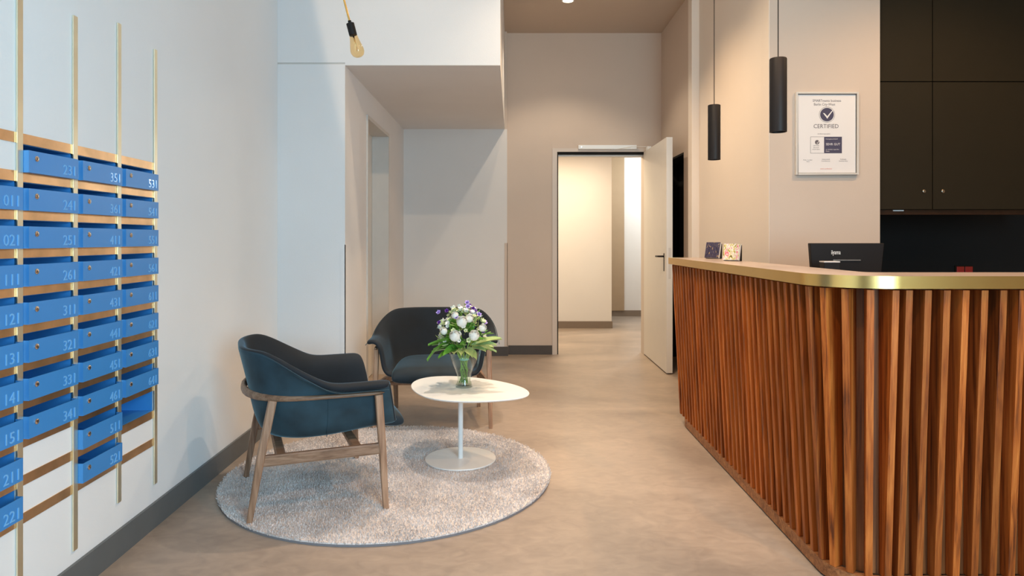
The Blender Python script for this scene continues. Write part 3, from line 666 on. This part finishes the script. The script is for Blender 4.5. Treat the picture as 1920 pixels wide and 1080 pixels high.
# ---------------------------------------------------------------- armchair
def armchair():
    ch = thing('armchair', (-1.034, 3.433, 0.017), 'blue velvet armchair on the rug, seen from the side near the left wall', 'armchair', 'blue velvet armchairs', math.atan2(0.39, 0.921))
    # shell
    base = []
    hw_, bk, rc, fx = 0.272, -0.200, 0.17, 0.385
    for k in range(7): base.append((Vector((fx-(fx-(bk+rc))*k/6, -hw_)), Vector((0, -1)), k/6*0.5))
    for k in range(1, 9):
        a = -math.pi/2-math.pi/2*k/8; base.append((Vector((bk+rc+rc*math.cos(a), -hw_+rc+rc*math.sin(a))), Vector((math.cos(a), math.sin(a))), 0.5+k/8*0.5))
    base.append((Vector((bk, -0.05)), Vector((-1, 0)), 1.0))
    full = base+[(Vector((bk, 0)), Vector((-1, 0)), 1.0)]+[(Vector((p.x, -p.y)), Vector((n_.x, -n_.y)), q) for p, n_, q in base[::-1]]
    arm = [(0.0, .385), (0.028, .392), (0.052, .42), (0.063, .47), (0.072, .525), (0.085, .570), (0.112, .598), (0.145, .602), (0.178, .590)]
    back = [(0.0, .385), (0.035, .395), (0.058, .44), (0.074, .50), (0.088, .57), (0.104, .64), (0.119, .700), (0.130, .748), (0.138, .774)]
    def surf(i, s_, extra=0.0):
        p, n_, q = full[i]
        w = sm((q-0.36)/0.42)
        o_ = arm[s_][0]*(1-w)+back[s_][0]*w; z = arm[s_][1]*(1-w)+back[s_][1]*w
        f_ = max(0, 1-q/0.10) if q < 0.10 else 0
        xs = -0.078*(s_/8)*sm(1-q/0.5)
        z -= 0.030*(1-s_/8)**3*(1-sm(p.x/0.36))
        return Vector((p.x+n_.x*(o_+extra)+xs, p.y+n_.y*(o_+extra), z))
    rows = []
    for k in (1.0, 0.66, 0.33):
        rows.append([Vector((p.x+(max(-0.06, min(0.38, p.x))-p.x)*k, p.y*(1-k), 0.372+0.013*(1-k)**2-0.030*(1-sm(p.x/0.36)))) for p, n_, q in full])
    for s_ in range(9): rows.append([surf(i, s_) for i in range(len(full))])
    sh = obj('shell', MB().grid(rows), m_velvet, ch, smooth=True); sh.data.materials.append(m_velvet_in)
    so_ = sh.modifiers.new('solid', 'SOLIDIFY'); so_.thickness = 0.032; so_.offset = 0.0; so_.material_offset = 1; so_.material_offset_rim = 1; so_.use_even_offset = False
    sb = sh.modifiers.new('sub', 'SUBSURF'); sb.levels = 2; sb.render_levels = 2
    # piping along the rim
    rim = [surf(i, 8)+Vector((full[i][1].x*0.008, full[i][1].y*0.008, -0.016 if full[i][2] > 0.7 else -0.012)) for i in range(len(full))]
    obj('piping', MB().sweep(rim, (0.006, 0.006), 6), m_velvet, ch, smooth=True, sub=1)
    for sd in (1, -1):
        path = []
        for s_ in range(0, 6):
            p = surf(5, s_, 0.017); path.append((p.x, p.y*(-sd) if sd == -1 else p.y, p.z-(0.014 if s_ < 2 else 0.0)))
        if sd == -1: path = [(x, abs(y), z) for x, y, z in path]
        obj('seam', MB().sweep(path, (0.004, 0.004), 6), m_velvet, ch, smooth=True)
    # seat cushion
    rows = []
    st = [(-0.200, .398, .004, .15), (-0.190, .400, .022, .19), (-0.15, .403, .030, .235), (-0.05, .400, .034, .262), (0.10, .398, .038, .268), (0.25, .394, .042, .270), (0.34, .386, .048, .272), (0.385, .378, .047, .270), (0.412, .370, .036, .264), (0.424, .366, .018, .255), (0.427, .364, .003, .25)]
    for x, zm, hz, wy in st:
        row = []
        for k in range(28):
            th = 2*math.pi*k/28; c_, s_ = math.cos(th), math.sin(th)
            yy = math.copysign(abs(c_)**0.45, c_)*wy; zz = math.copysign(abs(s_)**0.6, s_)*hz
            if s_ > 0: zz += 0.006*(1-(yy/0.3)**2)
            row.append((x, yy, zm+zz))
        rows.append(row)
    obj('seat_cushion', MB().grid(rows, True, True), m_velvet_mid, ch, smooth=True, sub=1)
    # wooden rail
    rail = [(0.305, 0.392), (0.15, 0.386), (0.0, 0.378), (-0.10, 0.362), (-0.19, 0.322), (-0.265, 0.245), (-0.312, 0.14), (-0.33, 0.0)]
    rp = [(x, -y, 0.552) for x, y in rail]+[(x, y, 0.552) for x, y in rail[-2::-1]]
    rs = [(0.032, 0.020), (0.030, 0.020), (0.030, 0.021), (0.030, 0.025), (0.030, 0.033), (0.028, 0.040), (0.026, 0.043), (0.026, 0.044)]
    obj('arm_rail', MB().sweep(rp, rs+rs[-2::-1], 10, power=3.2), m_oakh, ch, smooth=True, sub=1)
    for sd in (-1, 1):
        obj('leg', MB().sweep([(0.300, sd*0.398, 0.0), (0.285, sd*0.392, 0.28), (0.268, sd*0.386, 0.544)], [(0.026, 0.026), (0.034, 0.034), (0.036, 0.036)], 8, up=(0, 1, 0), power=6), m_oak, ch)
        obj('leg', MB().sweep([(-0.305, sd*0.318, 0.0), (-0.258, sd*0.322, 0.28), (-0.205, sd*0.318, 0.544)], [(0.026, 0.028), (0.036, 0.040), (0.038, 0.042)], 8, up=(0, 1, 0), power=6), m_oak, ch)
        obj('side_stretcher', MB().sweep([(-0.245, sd*0.323, 0.272), (0.278, sd*0.391, 0.288)], (0.024, 0.052), 8, power=5), m_oakh, ch)
    m_c = m_oakh
    obj('cross_beam', MB().sweep([(0.17, -0.375, 0.292), (0.17, 0.375, 0.292)], (0.045, 0.028), 8, power=5), m_c, ch)
    obj('cross_beam', MB().sweep([(-0.17, -0.325, 0.285), (-0.17, 0.325, 0.285)], (0.045, 0.028), 8, power=5), m_c, ch)
    return ch
ch1 = armchair()
ch2 = copy_tree(ch1); ch2.location = (-0.560, 4.870, 0.0); ch2.rotation_euler = (0, 0, math.radians(-87))
ch2['label'] = 'dark blue velvet armchair behind the white table, facing the viewer'

# ---------------------------------------------------------------- side table
ZTB = 0.432
tb = thing('side_table', (-0.300, 3.892, 0.018), 'low white side table with a rounded triangular top on one central stem', 'table')
pts = [(770, 726), (773, 717), (788, 709.5), (815, 705.5), (850, 704.8), (895, 708), (940, 715), (975, 724), (990, 732), (993, 738), (986, 744), (960, 748.5), (920, 751.5), (880, 752.5), (840, 751), (806, 746.5), (783, 738.5)]
wp = [Vector(((px-CX)*(F*(CH-ZTB)/(py-HY))/F, F*(CH-ZTB)/(py-HY))) for px, py in pts]
cen = sum(wp, Vector((0, 0)))/len(wp)
# smooth closed outline (Catmull-Rom)
out = []
for i in range(len(wp)):
    p0, p1, p2, p3 = wp[i-1], wp[i], wp[(i+1) % len(wp)], wp[(i+2) % len(wp)]
    for k_ in range(4):
        u = k_/4; out.append(0.5*((2*p1)+(p2-p0)*u+(2*p0-5*p1+4*p2-p3)*u*u+(3*p1-p0-3*p2+p3)*u**3))
# keep the silhouette tidy in plan: blur a little
for _ in range(5): out = [(out[i-1]+out[i]*2+out[(i+1) % len(out)])/4 for i in range(len(out))]
def ringz(sc, z): return [(cen.x+(p.x-cen.x)*sc, cen.y+(p.y-cen.y)*sc, z) for p in out]
obj('tabletop', MB().grid([ringz(0.955, ZTB-0.013), ringz(0.995, ZTB-0.006), ringz(1.0, ZTB-0.003), ringz(0.996, ZTB)], True, True), m_white, tb, world=True, smooth=True, angle=30)
obj('stem', MB().lathe([(0.0145, 0.008), (0.0145, ZTB-0.013-0.018)], n=24), m_white, tb, smooth=True, angle=40)
obj('base_plate', MB().lathe([(0.205, 0.0), (0.2065, 0.004), (0.205, 0.008)], n=64), m_white, tb, smooth=True, angle=30)
obj('mounting_plate', MB().lathe([(0.07, ZTB-0.024-0.018), (0.07, ZTB-0.0131-0.018)], n=24), m_white, tb)

# ---------------------------------------------------------------- vase and bouquet
VX, VY = -0.283, 3.93
vs = thing('glass_vase', (VX, VY, ZTB), 'clear waisted glass vase holding the bouquet on the white table', 'vase')
prof = [(0.049, 0.0), (0.051, 0.012), (0.039, 0.040), (0.0405, 0.07), (0.056, 0.11), (0.076, 0.155), (0.090, 0.20)]
ins = [(r_-0.003, z) for r_, z in prof[1:]]
obj('glass', MB().lathe(prof+[(0.0895, 0.202)]+ins[::-1][0:]+[(0.0, 0.014)], n=48, cap=False).grid([[(0, 0, 0)]*48, [(0.049*math.cos(2*math.pi*k_/48), 0.049*math.sin(2*math.pi*k_/48), 0) for k_ in range(48)]], True), m_glass, vs, smooth=True, angle=50)
obj('water', MB().lathe([(0.0460, 0.0145), (0.0355, 0.040), (0.037, 0.07), (0.047, 0.095)], n=32), m_water, vs, smooth=True, angle=50)
bq = thing('flower_bouquet', (VX, VY, ZTB+0.02), 'bouquet of white roses, lilac blossoms and green leaves in the glass vase', 'flowers')
rnd = random.Random(11)
for k_ in range(11):
    a = k_*2.4; r0 = 0.030*math.sqrt((k_+0.5)/11); r1 = 0.022; rt = 0.055
    a2 = a+2.2
    obj('stem', MB().sweep([(r0*math.cos(a+2.8), r0*math.sin(a+2.8), 0.004), (0.022*math.cos(a+1.4), 0.022*math.sin(a+1.4), 0.08), (r1*math.cos(a), r1*math.sin(a), 0.14), (rt*math.cos(a), rt*math.sin(a), 0.215), (rt*1.6*math.cos(a), rt*1.6*math.sin(a), 0.27)], (0.006, 0.006), 6), m_stem, bq, smooth=True)
obj('twine', MB().lathe([(0.0265, 0.138), (0.0295, 0.142), (0.0265, 0.147)], n=20), m_twine, bq, smooth=True)
def petals(rings):
    mb = MB()
    for (n, r0, ln, wd, open_, z0, ph) in rings:
        for i in range(n):
            a = 2*math.pi*i/n+ph; rows = []
            for u in range(4):
                uu = u/3; row = []
                for v in range(5):
                    vv = (v-2)/2
                    wv = wd*math.sin(math.pi*(0.18+0.70*uu))*vv
                    rad = r0+open_*ln*uu**1.6-0.30*abs(vv)**2*wd*(1-0.3*uu); z = z0+ln*(uu*(1-0.35*open_*uu))-0.12*ln*vv*vv
                    x, y = rad, wv
                    row.append((x*math.cos(a)-y*math.sin(a), x*math.sin(a)+y*math.cos(a), z))
                rows.append(row)
            mb.grid(rows)
    return mb
def rose():
    mb = MB(); R_ = 0.0255
    for layer, (n, rs, top, flare) in enumerate([(3, 0.45, 0.93, 0), (4, 0.66, 0.88, 0.02), (5, 0.84, 0.80, 0.06), (6, 1.0, 0.66, 0.20)]):
        for i in range(n):
            a0 = 2*math.pi*i/n+layer*0.7; rows = []
            for u in range(5):
                uu = u/4; row = []
                for v in range(7):
                    vv = (v-3)/3; lat = -1.3+(1.3+top)*uu*(1-0.16*vv*vv)
                    rad = R_*rs*math.cos(lat)*(1.04-0.05*vv)+flare*R_*max(0, uu-0.6)
                    a = a0+vv*(math.pi/n)*1.35
                    row.append((rad*math.cos(a), rad*math.sin(a), R_*1.15*math.sin(lat)*(0.75+0.25*rs)+0.5*R_*(1-rs)))
                rows.append(row)
            mb.grid(rows)
    return mb
rose_m = rose()
small_m = petals([(5, 0.002, 0.014, 0.009, 0.6, 0, 0)])
bell_m = petals([(4, 0.003, 0.018, 0.011, 0.25, 0, 0), (5, 0.005, 0.018, 0.012, 0.8, -0.002, 0.4)])
bud_m = MB().lathe([(0.001, -0.002), (0.005, 0.002), (0.006, 0.008), (0.003, 0.014), (0.001, 0.016)], n=8)
leaf_m = MB(); rows = []
for u in range(7):
    uu = u/6; w = 0.024*math.sin(math.pi*min(1, uu*0.92+0.04))**0.8*(1-0.25*uu)
    rows.append([(w*v, 0.095*uu, -0.030*uu*uu+0.010*abs(v)) for v in (-1, -0.5, 0, 0.5, 1)])
leaf_m.grid(rows)
needle_m = MB(); rows = []
for u in range(4):
    uu = u/3; w = 0.0045*math.sin(math.pi*(0.1+0.85*uu)); rows.append([(w*v, 0.045*uu, -0.006*uu*uu) for v in (-1, 0, 1)])
needle_m.grid(rows)
protos = {}
def put(kind, name, mb, mat, loc, direction, scale, spin=0.0):
    key = kind
    if key not in protos: o = obj(name, mb, mat, bq, smooth=True); protos[key] = o
    else: o = protos[key].copy(); COL.objects.link(o); o.parent = bq
    d = Vector(direction).normalized()
    q_ = d.to_track_quat('Z', 'Y') if kind[0] != 'L' else d.to_track_quat('Y', 'Z')
    o.rotation_mode = 'QUATERNION'; from mathutils import Quaternion
    ax = Vector((0, 0, 1)) if kind[0] != 'L' else Vector((0, 1, 0))
    o.rotation_quaternion = q_ @ Quaternion(ax, spin); o.location = loc; o.scale = (scale,)*3
    return o
C0 = Vector((0, 0, 0.235))      # dome centre in bouquet frame (world z about .69)
def dome(u, v, k_=1.0, rx=0.150, rz=0.215):   # u right(-1..1), v up(0..1), on the camera-facing side
    y_ = -math.sqrt(max(0.02, 1-u*u-v*v))
    return C0+Vector((u*rx, y_*0.12, v*rz))*k_, Vector((u, y_*0.9, v+0.25))
def bpx(px, py, depth): p = at(px, py, VY+depth); return p-Vector((VX, VY, ZTB+0.02))
# white roses, positions read from the photograph
for px, py, dp, sc in [(853, 627, -0.10, 1.05), (889, 626, -0.09, 1.0), (866, 600, -0.08, 1.05), (880, 594, -0.05, 0.8), (905, 612, -0.05, 0.75), (832, 618, -0.06, 0.7), (853, 588, -0.04, 0.7)]:
    p = bpx(px, py+3, dp-0.05); put('rose', 'rose', rose_m, m_petw, p, (p.x*3, -0.55, 0.75), sc*1.1, rnd.random()*6)
for px, py, dp in [(876, 568, -0.02), (877, 575, -0.04), (898, 590, -0.06), (902, 619, -0.09), (823, 586, -0.03), (856, 595, -0.10), (885, 585, -0.05), (909, 605, 0.0), (880, 580, 0.0)]:
    p = bpx(px, py, dp); put('lil', 'lilac_blossom', bell_m, m_petl, p, (p.x*3, -0.8, 0.6), 0.8, rnd.random()*6)
for px, py, dp in [(887, 579, -0.05), (891, 584, -0.04), (824, 605, -0.05), (905, 622, -0.10), (881, 574, 0.03), (838, 583, 0.02)]:
    p = bpx(px, py, dp); put('pur', 'purple_blossom', bell_m, m_petp, p, (p.x*3, -0.8, 0.6), 0.7, rnd.random()*6)
for k_ in range(90):
    a = rnd.uniform(0, 2*math.pi); el = rnd.uniform(0.02, 1.35); rr_ = rnd.uniform(0.88, 1.08)
    d = Vector((math.cos(a)*math.cos(el), math.sin(a)*math.cos(el), math.sin(el)))
    p = C0+Vector((d.x*0.145, d.y*0.14, d.z*0.215))*rr_
    if k_ % 2: put('sm_w', 'small_white_flower', small_m, m_petw, p, d, rnd.uniform(1.1, 1.7), rnd.random()*6)
    else: put('sm_g', 'small_green_flower', small_m, m_petg, p, d, rnd.uniform(1.1, 1.7), rnd.random()*6)
for k_ in range(110):
    a = rnd.uniform(0, 2*math.pi); el = rnd.uniform(-0.1, 1.4); rr_ = rnd.uniform(0.62, 0.98)
    d = Vector((math.cos(a)*math.cos(el), math.sin(a)*math.cos(el), math.sin(el)))
    p = C0+Vector((d.x*0.145, d.y*0.14, d.z*0.205))*rr_
    put('Lneedle' if k_ % 3 else 'Lneedle2', 'sprig_leaf', needle_m, m_stem if k_ % 3 else m_leaf2, p, d+Vector((rnd.gauss(0, .4), rnd.gauss(0, .4), rnd.gauss(0, .3))), rnd.uniform(0.8, 1.5), rnd.random()*6)
for k_ in range(60):
    a = rnd.uniform(0, 2*math.pi); el = rnd.uniform(-0.1, 1.3); rr_ = rnd.uniform(0.45, 0.8)
    d = Vector((math.cos(a)*math.cos(el), math.sin(a)*math.cos(el), math.sin(el)))
    p = C0+Vector((d.x*0.13, d.y*0.13, d.z*0.19))*rr_
    put('Lin', 'leaf', leaf_m, m_leaf, p, d+Vector((rnd.gauss(0, .3), rnd.gauss(0, .3), rnd.gauss(0, .2))), rnd.uniform(0.5, 0.8), rnd.random()*6)
for k_ in range(24):             # collar of large leaves
    a = 2*math.pi*k_/24+rnd.uniform(-.1, .1); d = Vector((math.cos(a), math.sin(a), rnd.uniform(-0.08, 0.35)))
    p = Vector((math.cos(a)*0.072, math.sin(a)*0.072, 0.208+rnd.uniform(-0.012, 0.02)))
    pale = math.sin(a) < 0 and math.cos(a) > -0.35
    put('Lpale' if pale else 'Lin', 'leaf', leaf_m, m_leaf2 if pale else m_leaf, p, d, rnd.uniform(1.05, 1.45), rnd.uniform(-.4, .4))
for px, py, ex, ey in [(850, 641, 815, 636), (835, 645, 806, 660), (866, 640, 850, 628), (880, 640, 896, 632), (895, 648, 936, 624), (885, 650, 915, 640)]:
    p = bpx(px, py, -0.10); e_ = bpx(ex, ey, -0.13); put('Lin' if px < 885 else 'Lpale', 'leaf', leaf_m, m_leaf, p, e_-p, min(1.5, (e_-p).length/0.07), 0.3)
